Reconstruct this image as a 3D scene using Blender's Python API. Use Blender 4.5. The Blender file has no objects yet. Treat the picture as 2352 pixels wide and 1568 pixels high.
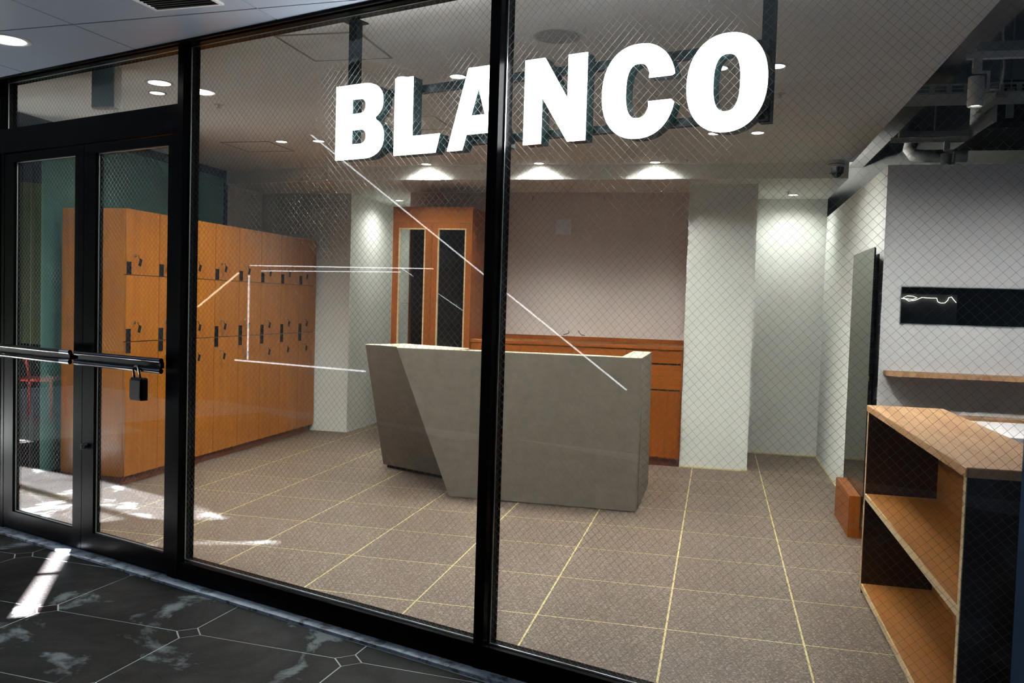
import bpy, math, random
from mathutils import Vector, Matrix
random.seed(7)
PI = math.pi
scn = bpy.context.scene
col = scn.collection

# ------------------------------------------------------------------ camera, world, sun, exposure
cam_d = bpy.data.cameras.new('camera')
cam = bpy.data.objects.new('camera', cam_d)
col.objects.link(cam)
scn.camera = cam
F_PX, YAW, PITCH, ROLL = 1992.82, -0.2318, -0.043, 0.0301
fw = Vector((math.sin(YAW)*math.cos(PITCH), math.cos(YAW)*math.cos(PITCH), math.sin(PITCH)))
rt0 = Vector((math.cos(YAW), -math.sin(YAW), 0)); up0 = rt0.cross(fw)
rt = rt0*math.cos(ROLL) + up0*math.sin(ROLL); up = up0*math.cos(ROLL) - rt0*math.sin(ROLL)
cam.matrix_world = Matrix(((rt.x, up.x, -fw.x, -0.4255), (rt.y, up.y, -fw.y, -8.1566), (rt.z, up.z, -fw.z, 1.4563), (0, 0, 0, 1)))
cam_d.sensor_fit = 'HORIZONTAL'; cam_d.sensor_width = 36.0
cam_d.lens = F_PX/2352*36.0
cam_d.clip_start = 0.05; cam_d.clip_end = 200

w = bpy.data.worlds.new('sky'); scn.world = w; w.use_nodes = True
bg = w.node_tree.nodes['Background']
bg.inputs['Color'].default_value = (0.50, 0.68, 1.0, 1); bg.inputs['Strength'].default_value = 2.6

# shopfront frame: s along the glass, t into the shop
SF0 = Vector((-3.066, -4.281, 0)); SD = Vector((0.948683, -0.316228, 0)); SN = Vector((0.316228, 0.948683, 0))
RZ = math.atan2(SD.y, SD.x)
def SF(s, t, z=0.0):
    return SF0 + SD*s + SN*t + Vector((0, 0, z))

CANOPY_Z = 2.66; OUTER_Z = 3.80
SUN_S, SUN_T = 0.3, 2.0                      # how far sunlight travels sideways while it falls from canopy to ground
sun_d = bpy.data.lights.new('sun', 'SUN'); sun_d.energy = 520.0; sun_d.angle = 0.0093; sun_d.color = (1.0, 0.97, 0.94)
sun = bpy.data.objects.new('sun', sun_d); col.objects.link(sun)
sv = SD*SUN_S + SN*SUN_T + Vector((0, 0, -CANOPY_Z))
sun.rotation_euler = sv.to_track_quat('-Z', 'Y').to_euler()
sun.location = (-2, -10, 8)

vs = scn.view_settings
vs.view_transform = 'Standard'; vs.look = 'None'; vs.gamma = 1.0; vs.use_curve_mapping = False
vs.exposure = 0.22

# ------------------------------------------------------------------ helpers
class MB:
    def __init__(s): s.v = []; s.f = []; s.sm = []
    def add(s, vs_, fs_, smooth=False):
        o = len(s.v); s.v += [tuple(v) for v in vs_]
        for f in fs_: s.f.append(tuple(o+i for i in f)); s.sm.append(smooth)
        return s
    def box(s, x0, x1, y0, y1, z0, z1):
        vs_ = [(x, y, z) for z in (z0, z1) for y in (y0, y1) for x in (x0, x1)]
        return s.add(vs_, [(0, 2, 3, 1), (4, 5, 7, 6), (0, 1, 5, 4), (2, 6, 7, 3), (0, 4, 6, 2), (1, 3, 7, 5)])
    def prism(s, pts, z0, z1, axis='z'):
        n = len(pts)
        A = sum(pts[i][0]*pts[(i+1) % n][1] - pts[(i+1) % n][0]*pts[i][1] for i in range(n))
        if A < 0: pts = pts[::-1]
        def P(p, z):
            return {'z': (p[0], p[1], z), 'y': (p[0], z, p[1]), 'x': (z, p[0], p[1])}[axis]
        vs_ = [P(p, z0) for p in pts] + [P(p, z1) for p in pts]
        fs_ = [tuple(range(n))[::-1], tuple(range(n, 2*n))] + [(i, (i+1) % n, n+(i+1) % n, n+i) for i in range(n)]
        if axis == 'y': fs_ = [f[::-1] for f in fs_]
        return s.add(vs_, fs_)
    def bevel_box(s, x0, x1, y0, y1, z0, z1, b=0.003):
        """box with chamfered vertical and top edges"""
        p = [(x0+b, y0), (x1-b, y0), (x1, y0+b), (x1, y1-b), (x1-b, y1), (x0+b, y1), (x0, y1-b), (x0, y0+b)]
        q = [(x0+b, y0+b), (x1-b, y0+b), (x1-b, y0+b), (x1-b, y1-b), (x1-b, y1-b), (x0+b, y1-b), (x0+b, y1-b), (x0+b, y0+b)]
        vs_ = [(a, c, z0) for a, c in p] + [(a, c, z1-b) for a, c in p] + [(x0+b, y0+b, z1), (x1-b, y0+b, z1), (x1-b, y1-b, z1), (x0+b, y1-b, z1)]
        fs_ = [tuple(range(8))[::-1]] + [(i, (i+1) % 8, 8+(i+1) % 8, 8+i) for i in range(8)]
        fs_ += [(8, 9, 17, 16), (9, 10, 17), (10, 11, 18, 17), (11, 12, 18), (12, 13, 19, 18), (13, 14, 19), (14, 15, 16, 19), (15, 8, 16), (16, 17, 18, 19)]
        return s.add(vs_, fs_)
    def hull8(s, bot, top):
        """solid between two quads (lists of 4 points, same order, counterclockwise seen from above)"""
        return s.add(list(bot)+list(top), [(3, 2, 1, 0), (4, 5, 6, 7), (0, 1, 5, 4), (1, 2, 6, 5), (2, 3, 7, 6), (3, 0, 4, 7)])
    def tube(s, a, b, r, n=8, caps=True, r2=None):
        a = Vector(a); b = Vector(b); d = (b-a).normalized()
        x = d.orthogonal().normalized(); y = d.cross(x); r2 = r if r2 is None else r2
        vs_ = [a+(x*math.cos(2*PI*i/n)+y*math.sin(2*PI*i/n))*r for i in range(n)] + [b+(x*math.cos(2*PI*i/n)+y*math.sin(2*PI*i/n))*r2 for i in range(n)]
        s.add(vs_, [(i, (i+1) % n, n+(i+1) % n, n+i) for i in range(n)], True)
        if caps:
            s.add(vs_[:n], [tuple(range(n))[::-1]]); s.add(vs_[n:], [tuple(range(n))])
        return s
    def path(s, pts, r, n=8):
        pts = [Vector(p) for p in pts]
        rings = []
        up_ = None
        for i, p in enumerate(pts):
            d = (pts[min(i+1, len(pts)-1)] - pts[max(i-1, 0)]).normalized()
            if up_ is None: up_ = d.orthogonal().normalized()
            up_ = (up_ - d*up_.dot(d)).normalized(); y = d.cross(up_)
            rings.append([p+(up_*math.cos(2*PI*k/n)+y*math.sin(2*PI*k/n))*r for k in range(n)])
        vs_ = [q for ring in rings for q in ring]
        fs_ = [(i*n+k, i*n+(k+1) % n, (i+1)*n+(k+1) % n, (i+1)*n+k) for i in range(len(pts)-1) for k in range(n)]
        s.add(vs_, fs_, True)
        s.add(rings[0], [tuple(range(n))[::-1]]); s.add(rings[-1], [tuple(range(n))])
        return s
    def lathe(s, prof, c=(0, 0, 0), n=28):
        """profile of (radius, z) turned round a vertical axis"""
        vs_ = []; fs_ = []
        for r, z in prof:
            vs_ += [(c[0]+r*math.cos(2*PI*i/n), c[1]+r*math.sin(2*PI*i/n), c[2]+z) for i in range(n)]
        for k in range(len(prof)-1):
            fs_ += [(k*n+i, k*n+(i+1) % n, (k+1)*n+(i+1) % n, (k+1)*n+i) for i in range(n)]
        return s.add(vs_, fs_, True)
    def disc(s, r, z, c=(0, 0), n=28, down=False):
        vs_ = [(c[0]+r*math.cos(2*PI*i/n), c[1]+r*math.sin(2*PI*i/n), z) for i in range(n)]
        return s.add(vs_, [tuple(range(n))[::-1] if down else tuple(range(n))])
    def build(s, name, mat, parent=None, loc=None, rz=0.0):
        me = bpy.data.meshes.new(name); me.from_pydata(s.v, [], s.f)
        me.polygons.foreach_set('use_smooth', s.sm); me.update()
        return link(name, me, mat, parent, loc, rz)

def link(name, me, mat, parent=None, loc=None, rz=0.0):
    if mat is not None and not me.materials: me.materials.append(M[mat] if isinstance(mat, str) else mat)
    o = bpy.data.objects.new(name, me); col.objects.link(o)
    if parent: o.parent = parent
    if loc is not None: o.location = loc
    if rz: o.rotation_euler = (0, 0, rz)
    return o
def empty(name, loc=(0, 0, 0), rz=0.0):
    o = bpy.data.objects.new(name, None); col.objects.link(o); o.location = loc; o.rotation_euler = (0, 0, rz)
    o.empty_display_size = 0.1
    return o
def tag(o, label, cat, group=None):
    o['label'] = label; o['category'] = cat
    if group: o['group'] = group
    return o
def struct(o, label=None):
    o['kind'] = 'structure'
    if label: o['label'] = label
    return o
def stuff(o):
    o['kind'] = 'stuff'; return o
def clip(poly, p, n):
    """keep the side of a polygon where (x-p).n >= 0"""
    out = []
    for i in range(len(poly)):
        a, b = poly[i], poly[(i+1) % len(poly)]
        da = (a[0]-p[0])*n[0]+(a[1]-p[1])*n[1]; db = (b[0]-p[0])*n[0]+(b[1]-p[1])*n[1]
        if da >= 0: out.append(a)
        if da*db < 0:
            k = da/(da-db); out.append((a[0]+(b[0]-a[0])*k, a[1]+(b[1]-a[1])*k))
    return out
def area(poly):
    return abs(sum(poly[i][0]*poly[(i+1) % len(poly)][1]-poly[(i+1) % len(poly)][0]*poly[i][1] for i in range(len(poly))))/2
def fill(outlines):
    """triangulate closed 2D outlines with holes -> verts, faces in the xy plane"""
    cu = bpy.data.curves.new('outline', 'CURVE'); cu.dimensions = '2D'; cu.fill_mode = 'BOTH'
    for pl in outlines:
        sp = cu.splines.new('POLY'); sp.points.add(len(pl)-1); sp.use_cyclic_u = True
        for p, q in zip(sp.points, pl): p.co = (q[0], q[1], 0, 1)
    o = bpy.data.objects.new('outline', cu); col.objects.link(o)
    dg = bpy.context.evaluated_depsgraph_get(); dg.update()
    me = o.evaluated_get(dg).to_mesh()
    v = [tuple(x.co) for x in me.vertices]; f = [tuple(p.vertices) for p in me.polygons]
    o.evaluated_get(dg).to_mesh_clear()
    bpy.data.objects.remove(o); bpy.data.curves.remove(cu)
    g = []
    for t in f:
        A = sum(v[t[i]][0]*v[t[(i+1) % len(t)]][1]-v[t[(i+1) % len(t)]][0]*v[t[i]][1] for i in range(len(t)))
        g.append(t if A > 0 else t[::-1])
    return v, g

# ------------------------------------------------------------------ materials
M = {}
def srgb(r, g, b):
    f = lambda c: (c/12.92 if c <= 0.04045 else ((c+0.055)/1.055)**2.4)
    return (f(r/255), f(g/255), f(b/255), 1)
def base(name, color, rough=0.5, metal=0.0, spec=0.5):
    m = bpy.data.materials.new(name); m.use_nodes = True
    b = m.node_tree.nodes['Principled BSDF']
    b.inputs['Base Color'].default_value = color; b.inputs['Roughness'].default_value = rough
    b.inputs['Metallic'].default_value = metal; b.inputs['Specular IOR Level'].default_value = spec
    M[name] = m
    return m, m.node_tree.nodes, m.node_tree.links, b
def coords(nd, ln, scale=(1, 1, 1), kind='Object'):
    tc = nd.new('ShaderNodeTexCoord'); mp = nd.new('ShaderNodeMapping'); mp.inputs['Scale'].default_value = scale
    ln.new(tc.outputs[kind], mp.inputs['Vector']); return mp.outputs['Vector']
def noise(nd, ln, vec, scale, detail=3.0, rough=0.55, dist=0.0):
    n = nd.new('ShaderNodeTexNoise'); n.inputs['Scale'].default_value = scale; n.inputs['Detail'].default_value = detail
    n.inputs['Roughness'].default_value = rough; n.inputs['Distortion'].default_value = dist
    ln.new(vec, n.inputs['Vector']); return n.outputs['Fac']
def ramp(nd, ln, fac, stops):
    r = nd.new('ShaderNodeValToRGB'); e = r.color_ramp.elements
    e[0].position, e[0].color = stops[0]; e[1].position, e[1].color = stops[-1]
    for p, c in stops[1:-1]:
        x = e.new(p); x.color = c
    ln.new(fac, r.inputs['Fac']); return r.outputs['Color']
def mix(nd, ln, fac, a, b, kind='MIX'):
    m = nd.new('ShaderNodeMix'); m.data_type = 'RGBA'; m.blend_type = kind
    for sock, val in ((m.inputs[0], fac), (m.inputs[6], a), (m.inputs[7], b)):
        if hasattr(val, 'is_linked') or hasattr(val, 'links'): ln.new(val, sock)
        else: sock.default_value = val
    return m.outputs[2]
def bump(nd, ln, b, h, strength=0.2, dist=0.002):
    n = nd.new('ShaderNodeBump'); n.inputs['Strength'].default_value = strength; n.inputs['Distance'].default_value = dist
    ln.new(h, n.inputs['Height']); ln.new(n.outputs['Normal'], b.inputs['Normal'])
def obj_random(nd, ln, col_in, lo, hi):
    """slight value change from piece to piece"""
    oi = nd.new('ShaderNodeObjectInfo'); mr = nd.new('ShaderNodeMapRange')
    mr.inputs['To Min'].default_value = lo; mr.inputs['To Max'].default_value = hi
    ln.new(oi.outputs['Random'], mr.inputs['Value'])
    hs = nd.new('ShaderNodeHueSaturation'); ln.new(mr.outputs['Result'], hs.inputs['Value'])
    if hasattr(col_in, 'links'): ln.new(col_in, hs.inputs['Color'])
    else: hs.inputs['Color'].default_value = col_in
    return hs.outputs['Color']

def paint(name, c, rough=0.6, var=0.03, spec=0.3):
    m, nd, ln, b = base(name, c, rough, 0, spec)
    v = coords(nd, ln); f = noise(nd, ln, v, 2.5, 4)
    c2 = tuple(x*(1-var*2) for x in c[:3])+(1,)
    ln.new(ramp(nd, ln, f, [(0.3, c2), (0.7, c)]), b.inputs['Base Color'])
    bump(nd, ln, b, noise(nd, ln, v, 220, 2), 0.06, 0.001)
def wood(name, dark, light, grain='z', rough=0.35, scale=1.0, coat=0.0):
    m, nd, ln, b = base(name, light, rough, 0, 0.5)
    sc = {'z': (26, 26, 1.3), 'x': (1.3, 26, 26), 'y': (26, 1.3, 26)}[grain]
    v = coords(nd, ln, tuple(x*scale for x in sc))
    f = noise(nd, ln, v, 1.0, 5, 0.6, 0.6)
    v2 = coords(nd, ln, tuple(x*scale*6 for x in sc)); f2 = noise(nd, ln, v2, 1.0, 2)
    c = ramp(nd, ln, f, [(0.3, dark), (0.72, light)])
    d2 = tuple(x*0.8 for x in light[:3])+(1,)
    c = mix(nd, ln, 0.25, c, ramp(nd, ln, f2, [(0.4, d2), (0.6, light)]))
    c = obj_random(nd, ln, c, 0.93, 1.07)
    ln.new(c, b.inputs['Base Color'])
    b.inputs['Coat Weight'].default_value = coat; b.inputs['Coat Roughness'].default_value = 0.15
    bump(nd, ln, b, f2, 0.05, 0.0006)
def emit(name, c, strength):
    m, nd, ln, b = base(name, c, 0.4)
    b.inputs['Emission Color'].default_value = c; b.inputs['Emission Strength'].default_value = strength

paint('white_wall', (0.80, 0.80, 0.76, 1), 0.7)
paint('booth_white', (0.78, 0.76, 0.77, 1), 0.65)
paint('mauve_wall', (0.70, 0.61, 0.57, 1), 0.6)
paint('ceiling_paint', (0.92, 0.91, 0.86, 1), 0.75)
paint('hatch_trim', (0.33, 0.31, 0.26, 1), 0.6)
paint('services_grey', (0.075, 0.078, 0.075, 1), 0.7)
paint('services_beam', (0.16, 0.16, 0.16, 1), 0.6)
paint('facade_grey', (0.06, 0.065, 0.07, 1), 0.6)
paint('exit_face', (0.30, 0.42, 0.45, 1), 0.5)
paint('speaker_grey', (0.34, 0.36, 0.35, 1), 0.6)
paint('olive_wall', (0.45, 0.55, 0.28, 1), 0.6)

m, nd, ln, b = base('floor_tile', (0.3, 0.24, 0.2, 1), 0.42, 0, 0.4)
v = coords(nd, ln, (1, 1, 1), 'Object')
vo = nd.new('ShaderNodeTexVoronoi'); vo.inputs['Scale'].default_value = 145; ln.new(v, vo.inputs['Vector'])
sp = nd.new('ShaderNodeSeparateColor'); ln.new(vo.outputs['Color'], sp.inputs['Color'])
c1 = ramp(nd, ln, sp.outputs['Red'], [(0.0, srgb(41, 26, 19)), (0.35, srgb(78, 57, 46)), (0.7, srgb(112, 91, 77)), (1.0, srgb(186, 170, 154))])
n2 = noise(nd, ln, v, 230, 2)
c1 = mix(nd, ln, 0.45, c1, ramp(nd, ln, n2, [(0.36, srgb(42, 29, 23)), (0.64, srgb(154, 137, 122))]))
n3 = noise(nd, ln, v, 1.6, 2)
c1 = mix(nd, ln, 0.5, c1, mix(nd, ln, 1.0, c1, ramp(nd, ln, n3, [(0.3, (0.8, 0.78, 0.78, 1)), (0.7, (1, 1, 1, 1))]), 'MULTIPLY'))
ln.new(obj_random(nd, ln, c1, 0.94, 1.05), b.inputs['Base Color'])
bump(nd, ln, b, n2, 0.25, 0.001)
paint('grout', srgb(226, 214, 158), 0.8, 0.05)

# pavement: near black stone with pale salt stains and dull sheen
m, nd, ln, b = base('paver', (0.03, 0.03, 0.035, 1), 0.4, 0, 0.13)
tcn = nd.new('ShaderNodeNewGeometry')
pv = tcn.outputs['Position']
f1 = noise(nd, ln, pv, 90, 4, 0.7)
c1 = ramp(nd, ln, f1, [(0.35, (0.004, 0.004, 0.005, 1)), (0.6, (0.011, 0.010, 0.010, 1)), (0.8, (0.04, 0.03, 0.026, 1))])
st1 = noise(nd, ln, pv, 1.7, 8, 0.62, 0.4)
mk = ramp(nd, ln, st1, [(0.555, (0, 0, 0, 1)), (0.60, (0.8, 0.8, 0.8, 1))])
c1 = mix(nd, ln, mk, c1, (0.15, 0.165, 0.18, 1))
st2 = noise(nd, ln, pv, 0.9, 3, 0.6)
c1 = mix(nd, ln, ramp(nd, ln, st2, [(0.62, (0, 0, 0, 1)), (0.75, (0.5, 0.5, 0.5, 1))]), c1, (0.06, 0.035, 0.03, 1))
ln.new(obj_random(nd, ln, c1, 0.8, 1.2), b.inputs['Base Color'])
ln.new(ramp(nd, ln, st1, [(0.4, (0.45, 0.45, 0.45, 1)), (0.6, (0.7, 0.7, 0.7, 1))]), b.inputs['Roughness'])
bump(nd, ln, b, f1, 0.25, 0.002)
base('paver_insert', (0.008, 0.005, 0.005, 1), 0.5, 0.0, 0.12)
paint('mortar', (0.42, 0.45, 0.46, 1), 0.85, 0.1)
m, nd, ln, b = base('threshold_stone', (0.3, 0.33, 0.38, 1), 0.6)
g = nd.new('ShaderNodeNewGeometry')
f = noise(nd, ln, g.outputs['Position'], 14, 7, 0.7)
ln.new(ramp(nd, ln, f, [(0.40, (0.07, 0.08, 0.09, 1)), (0.5, (0.30, 0.35, 0.42, 1)), (0.7, (0.46, 0.50, 0.56, 1))]), b.inputs['Base Color'])
bump(nd, ln, b, f, 0.5, 0.004)

base('black_metal', (0.0025, 0.0025, 0.003, 1), 0.26, 0.0, 0.035)
base('blue_metal', (0.20, 0.29, 0.44, 1), 0.4)
base('black_gloss', (0.006, 0.006, 0.008, 1), 0.08, 0.0, 0.6)
base('black_plastic', (0.004, 0.004, 0.006, 1), 0.35, 0.0, 0.12)
base('chrome', (0.75, 0.76, 0.78, 1), 0.12, 1.0)
base('aluminium', (0.55, 0.60, 0.60, 1), 0.35, 0.85)
base('galvanised', (0.42, 0.46, 0.46, 1), 0.45, 0.7)
base('fixture_white', (0.62, 0.62, 0.60, 1), 0.4)
base('wire', (0.16, 0.16, 0.155, 1), 0.35, 0.9)
base('mirror', (0.66, 0.72, 0.66, 1), 0.03, 1.0)
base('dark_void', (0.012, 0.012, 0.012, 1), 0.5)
base('smoked_glass', (0.010, 0.009, 0.008, 1), 0.04, 0.0, 0.6)
base('sign_side', (0.010, 0.028, 0.028, 1), 0.35, 0.0, 0.3)
base('sign_frame', (0.004, 0.014, 0.014, 1), 0.4, 0.0, 0.25)
base('letter_red', (0.75, 0.05, 0.03, 1), 0.4)
base('rubber', (0.02, 0.02, 0.02, 1), 0.7)
paint('orange_trim', (0.60, 0.19, 0.04, 1), 0.5)
wood('locker_wood', srgb(142, 78, 6), srgb(170, 103, 15), 'z', 0.32, 1.0, 0.25)
wood('cabinet_wood', srgb(122, 60, 10), srgb(150, 80, 18), 'z', 0.36, 1.0, 0.15)
wood('cabinet_wood_long', srgb(126, 63, 12), srgb(154, 84, 20), 'x', 0.36, 1.0, 0.15)
wood('plinth_wood', srgb(96, 44, 18), srgb(120, 60, 26), 'y', 0.4)
wood('shelf_ply', srgb(128, 76, 28), srgb(156, 98, 42), 'y', 0.4)
wood('pale_edge', srgb(188, 160, 122), srgb(214, 190, 152), 'z', 0.5)
wood('dark_panel', srgb(34, 24, 18), srgb(52, 38, 30), 'z', 0.28)
# laminated strip worktop
m, nd, ln, b = base('strip_wood', srgb(200, 160, 118), 0.4)
v = coords(nd, ln, (1, 1, 1))
br = nd.new('ShaderNodeTexBrick'); br.inputs['Scale'].default_value = 1.0
br.inputs['Brick Width'].default_value = 0.34; br.inputs['Row Height'].default_value = 0.042; br.inputs['Mortar Size'].default_value = 0.0004
br.inputs['Color1'].default_value = srgb(206, 164, 122); br.inputs['Color2'].default_value = srgb(178, 128, 84); br.inputs['Mortar'].default_value = srgb(150, 106, 70)
mp = nd.new('ShaderNodeMapping'); mp.inputs['Rotation'].default_value = (0, 0, PI/2); ln.new(v, mp.inputs['Vector']); ln.new(mp.outputs['Vector'], br.inputs['Vector'])
v3 = coords(nd, ln, (40, 2, 40)); f3 = noise(nd, ln, v3, 1.0, 4)
ln.new(mix(nd, ln, 0.3, br.outputs['Color'], ramp(nd, ln, f3, [(0.35, srgb(160, 112, 74)), (0.65, srgb(214, 176, 136))])), b.inputs['Base Color'])
# counter laminate
m, nd, ln, b = base('laminate', srgb(150, 140, 124), 0.5)
v = coords(nd, ln, (3, 3, 3)); f = noise(nd, ln, v, 4, 6, 0.65)
ln.new(ramp(nd, ln, f, [(0.3, srgb(112, 104, 93)), (0.7, srgb(128, 119, 107))]), b.inputs['Base Color'])
paint('laminate_top', srgb(188, 182, 164), 0.55)
# canopy panels: painted metal
m, nd, ln, b = base('canopy_metal', (0.29, 0.335, 0.40, 1), 0.30, 0.0, 0.5)
# clear pane: thin sheet that lets light through and mirrors by angle
m = bpy.data.materials.new('clear_glass'); m.use_nodes = True; M['clear_glass'] = m
nd, ln = m.node_tree.nodes, m.node_tree.links; nd.clear()
out = nd.new('ShaderNodeOutputMaterial'); mx = nd.new('ShaderNodeMixShader'); lw = nd.new('ShaderNodeLayerWeight'); lw.inputs['Blend'].default_value = 0.5
pw = nd.new('ShaderNodeMath'); pw.operation = 'POWER'; pw.inputs[1].default_value = 5.0; ln.new(lw.outputs['Facing'], pw.inputs[0])
fr = nd.new('ShaderNodeMath'); fr.operation = 'MULTIPLY_ADD'; fr.inputs[1].default_value = 0.955; fr.inputs[2].default_value = 0.045; ln.new(pw.outputs[0], fr.inputs[0])
tr = nd.new('ShaderNodeBsdfTransparent'); tr.inputs['Color'].default_value = (0.975, 0.985, 0.98, 1)
gl = nd.new('ShaderNodeBsdfGlossy'); gl.inputs['Roughness'].default_value = 0.0; gl.inputs['Color'].default_value = (1, 1, 1, 1)
ln.new(fr.outputs[0], mx.inputs[0]); ln.new(tr.outputs[0], mx.inputs[1]); ln.new(gl.outputs[0], mx.inputs[2]); ln.new(mx.outputs[0], out.inputs[0])
# frosted teal glass
m, nd, ln, b = base('teal_glass', (0.10, 0.24, 0.22, 1), 0.25, 0, 0.3)
tl = nd.new('ShaderNodeBsdfTranslucent'); tl.inputs['Color'].default_value = (0.14, 0.36, 0.34, 1)
mx = nd.new('ShaderNodeMixShader'); mx.inputs[0].default_value = 0.35
ln.new(b.outputs[0], mx.inputs[1]); ln.new(tl.outputs[0], mx.inputs[2]); ln.new(mx.outputs[0], nd['Material Output'].inputs[0])
emit('lamp_glow', (1.0, 0.97, 0.92, 1), 14.0)
emit('sign_glow', (0.97, 0.98, 1.0, 1), 20.0)
emit('tube_glow', (0.92, 0.95, 1.0, 1), 6.5)
emit('tube_warm', (1.0, 0.72, 0.55, 1), 7.0)
emit('squiggle_glow', (1.0, 0.95, 0.85, 1), 2.5)

# ------------------------------------------------------------------ shop floor
GLASS_T = 0.03
fl_poly = clip([(-5.46, -7.0), (2.6, -7.0), (2.6, 2.1), (-5.46, 2.1)], tuple(SF(0, 0.0))[:2], (SN.x, SN.y))
floor = struct(MB().prism(fl_poly, -0.08, -0.0005).build('floor', 'grout'), 'brown speckled tile floor with pale yellow joints')
full = None
T = 0.6; G = 0.0045
cpt = tuple(SF(0, 0.075))[:2]
for i in range(-10, 5):
    for j in range(-12, 4):
        x0, y0 = i*T, j*T
        if x0 >= 0.6 and y0 >= -2.05 + 0.05: continue
        if x0+T <= -5.46+0.01: continue
        poly = [(x0+G, y0+G), (x0+T-G, y0+G), (x0+T-G, y0+T-G), (x0+G, y0+T-G)]
        poly = clip(poly, cpt, (SN.x, SN.y))
        if x0 < -5.46: poly = clip(poly, (-5.455, 0), (1, 0)) if poly else poly
        if len(poly) < 3 or area(poly) < 0.0005: continue
        isfull = abs(area(poly)-(T-2*G)**2) < 1e-5
        if isfull and full is not None:
            link('tile', full, None, floor, (x0, y0, 0)); continue
        o = MB().prism([(p[0]-x0, p[1]-y0) for p in poly], -0.0005, 0.0).build('tile', 'floor_tile', floor, (x0, y0, 0))
        if isfull: full = o.data

# ------------------------------------------------------------------ pavement outside
E1 = RZ + math.radians(14.0)                                 # direction of the paving rows
pav_o = SF(-0.105, -0.61)
pav = MB(); pp = [tuple(SF(-9, 0.0))[:2], tuple(SF(-9, -5.2))[:2], tuple(SF(9, -5.2))[:2], tuple(SF(9, 0.0))[:2]]
pav.prism(pp, -0.08, -0.0012)
pav.prism([(-9.5, -3.6), (-5.46, -3.49), (-5.46, 2.1), (-9.5, 2.1)], -0.08, -0.0012)
pavement = struct(pav.build('pavement', 'mortar'), 'near-black stone paving with pale joints outside the shopfront')
PW, PH, PC, PG = 0.77, 0.585, 0.062, 0.0036
ca, sa = math.cos(E1), math.sin(E1)
def toW(u, v_): return (pav_o.x + u*ca - v_*sa, pav_o.y + u*sa + v_*ca)
edge_p = tuple(SF(0, -0.085))[:2]; edge_n = (-SN.x, -SN.y)
pav_full = None; ins_full = None
for i in range(-8, 9):
    for j in range(-8, 3):
        u0, v0 = i*PW, j*PH
        c = toW(u0+PW/2, v0+PH/2)
        s_ = (Vector((c[0], c[1], 0))-SF0).dot(SD); t_ = (Vector((c[0], c[1], 0))-SF0).dot(SN)
        if s_ < -4.7 or s_ > 5.0 or t_ < -4.9 or t_ > 0.5: continue  # pale mortar left bare at the far end to bounce sun upward
        lo = [(u0+PC, v0+PG), (u0+PW-PC, v0+PG), (u0+PW-PG, v0+PC), (u0+PW-PG, v0+PH-PC), (u0+PW-PC, v0+PH-PG), (u0+PC, v0+PH-PG), (u0+PG, v0+PH-PC), (u0+PG, v0+PC)]
        poly = clip([toW(*p) for p in lo], edge_p, edge_n)
        if len(poly) >= 3 and area(poly) > 0.001:
            isf = abs(area(poly)-area(lo)) < 1e-5
            o_ = toW(u0, v0)
            if isf and pav_full is not None:
                link('paver', pav_full, None, pavement, (o_[0], o_[1], 0))
            else:
                q = MB().prism([(p[0]-o_[0], p[1]-o_[1]) for p in poly], -0.0012, 0.0).build('paver', 'paver', pavement, (o_[0], o_[1], 0))
                if isf: pav_full = q.data
        k = PC-PG*1.6
        lo = [(u0+k, v0), (u0, v0+k), (u0-k, v0), (u0, v0-k)]
        poly = clip([toW(*p) for p in lo], edge_p, edge_n)
        if len(poly) >= 3 and area(poly) > 0.0008:
            isf = abs(area(poly)-area(lo)) < 1e-6; o_ = toW(u0, v0)
            if isf and ins_full is not None: link('paver_inset', ins_full, None, pavement, (o_[0], o_[1], 0))
            else:
                q = MB().prism([(p[0]-o_[0], p[1]-o_[1]) for p in poly], -0.0012, -0.0003).build('paver_inset', 'paver_insert', pavement, (o_[0], o_[1], 0))
                if isf: ins_full = q.data
thr = MB().prism([(-2.4, -0.082), (0.0, -0.085), (4.6, -0.06), (4.6, 0.07), (-2.4, 0.07)], -0.004, 0.012)
struct(thr.build('trim_3', 'threshold_stone', None, SF(0, 0), RZ), 'weathered blue-grey stone threshold strip below the shopfront')

# ------------------------------------------------------------------ walls and ceilings
CZ, SZ = 2.735, 2.60                # main ceiling, lowered soffit
XL, XR = -5.40, 0.63
LY = -0.345                         # line of the step in the ceiling
BY = 0.53                           # back wall
def wall(name, mat, label, *boxes):
    m_ = MB()
    for b_ in boxes: m_.box(*b_)
    return struct(m_.build(name, mat), label)
cp = clip([(XL, -7.0), (XR, -7.0), (XR, LY), (-4.15, LY), (XL, -0.09)], tuple(SF(0, -0.0))[:2], (SN.x, SN.y))
ceil = struct(MB().prism(cp, CZ, CZ+0.06).build('ceiling', 'ceiling_paint'), 'plain off-white ceiling over the shop')
MB().prism([(XL, -0.09), (-4.15, LY), (0.60, LY), (0.60, LY+0.02), (-4.15, LY+0.02), (XL, -0.07)], SZ, CZ+0.06).build('fascia', 'ceiling_paint', ceil)
MB().prism([(XL, -0.07), (-4.15, LY+0.02), (0.60, LY+0.02), (0.60, 2.0), (XL, 2.0)], SZ, SZ+0.06).build('soffit', 'ceiling_paint', ceil)
wall('wall_back', 'mauve_wall', 'mauve-beige back wall behind the reception counter', (-3.62, -0.72, BY, BY+0.12, 0, SZ))
wall('wall_pillar', 'white_wall', 'white square pillar right of the wooden drawers', (-0.72, -0.115, -0.03, 1.06, 0, SZ))
wall('wall_alcove', 'white_wall', 'white back wall of the lit recess beside the pillar', (-0.115, 0.60, 1.06, 1.18, 0, SZ))
wall('wall_corner', 'white_wall', 'white wall block beyond the locker bank', (-5.46, -4.33, 0.628, 1.86, 0, SZ))
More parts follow.
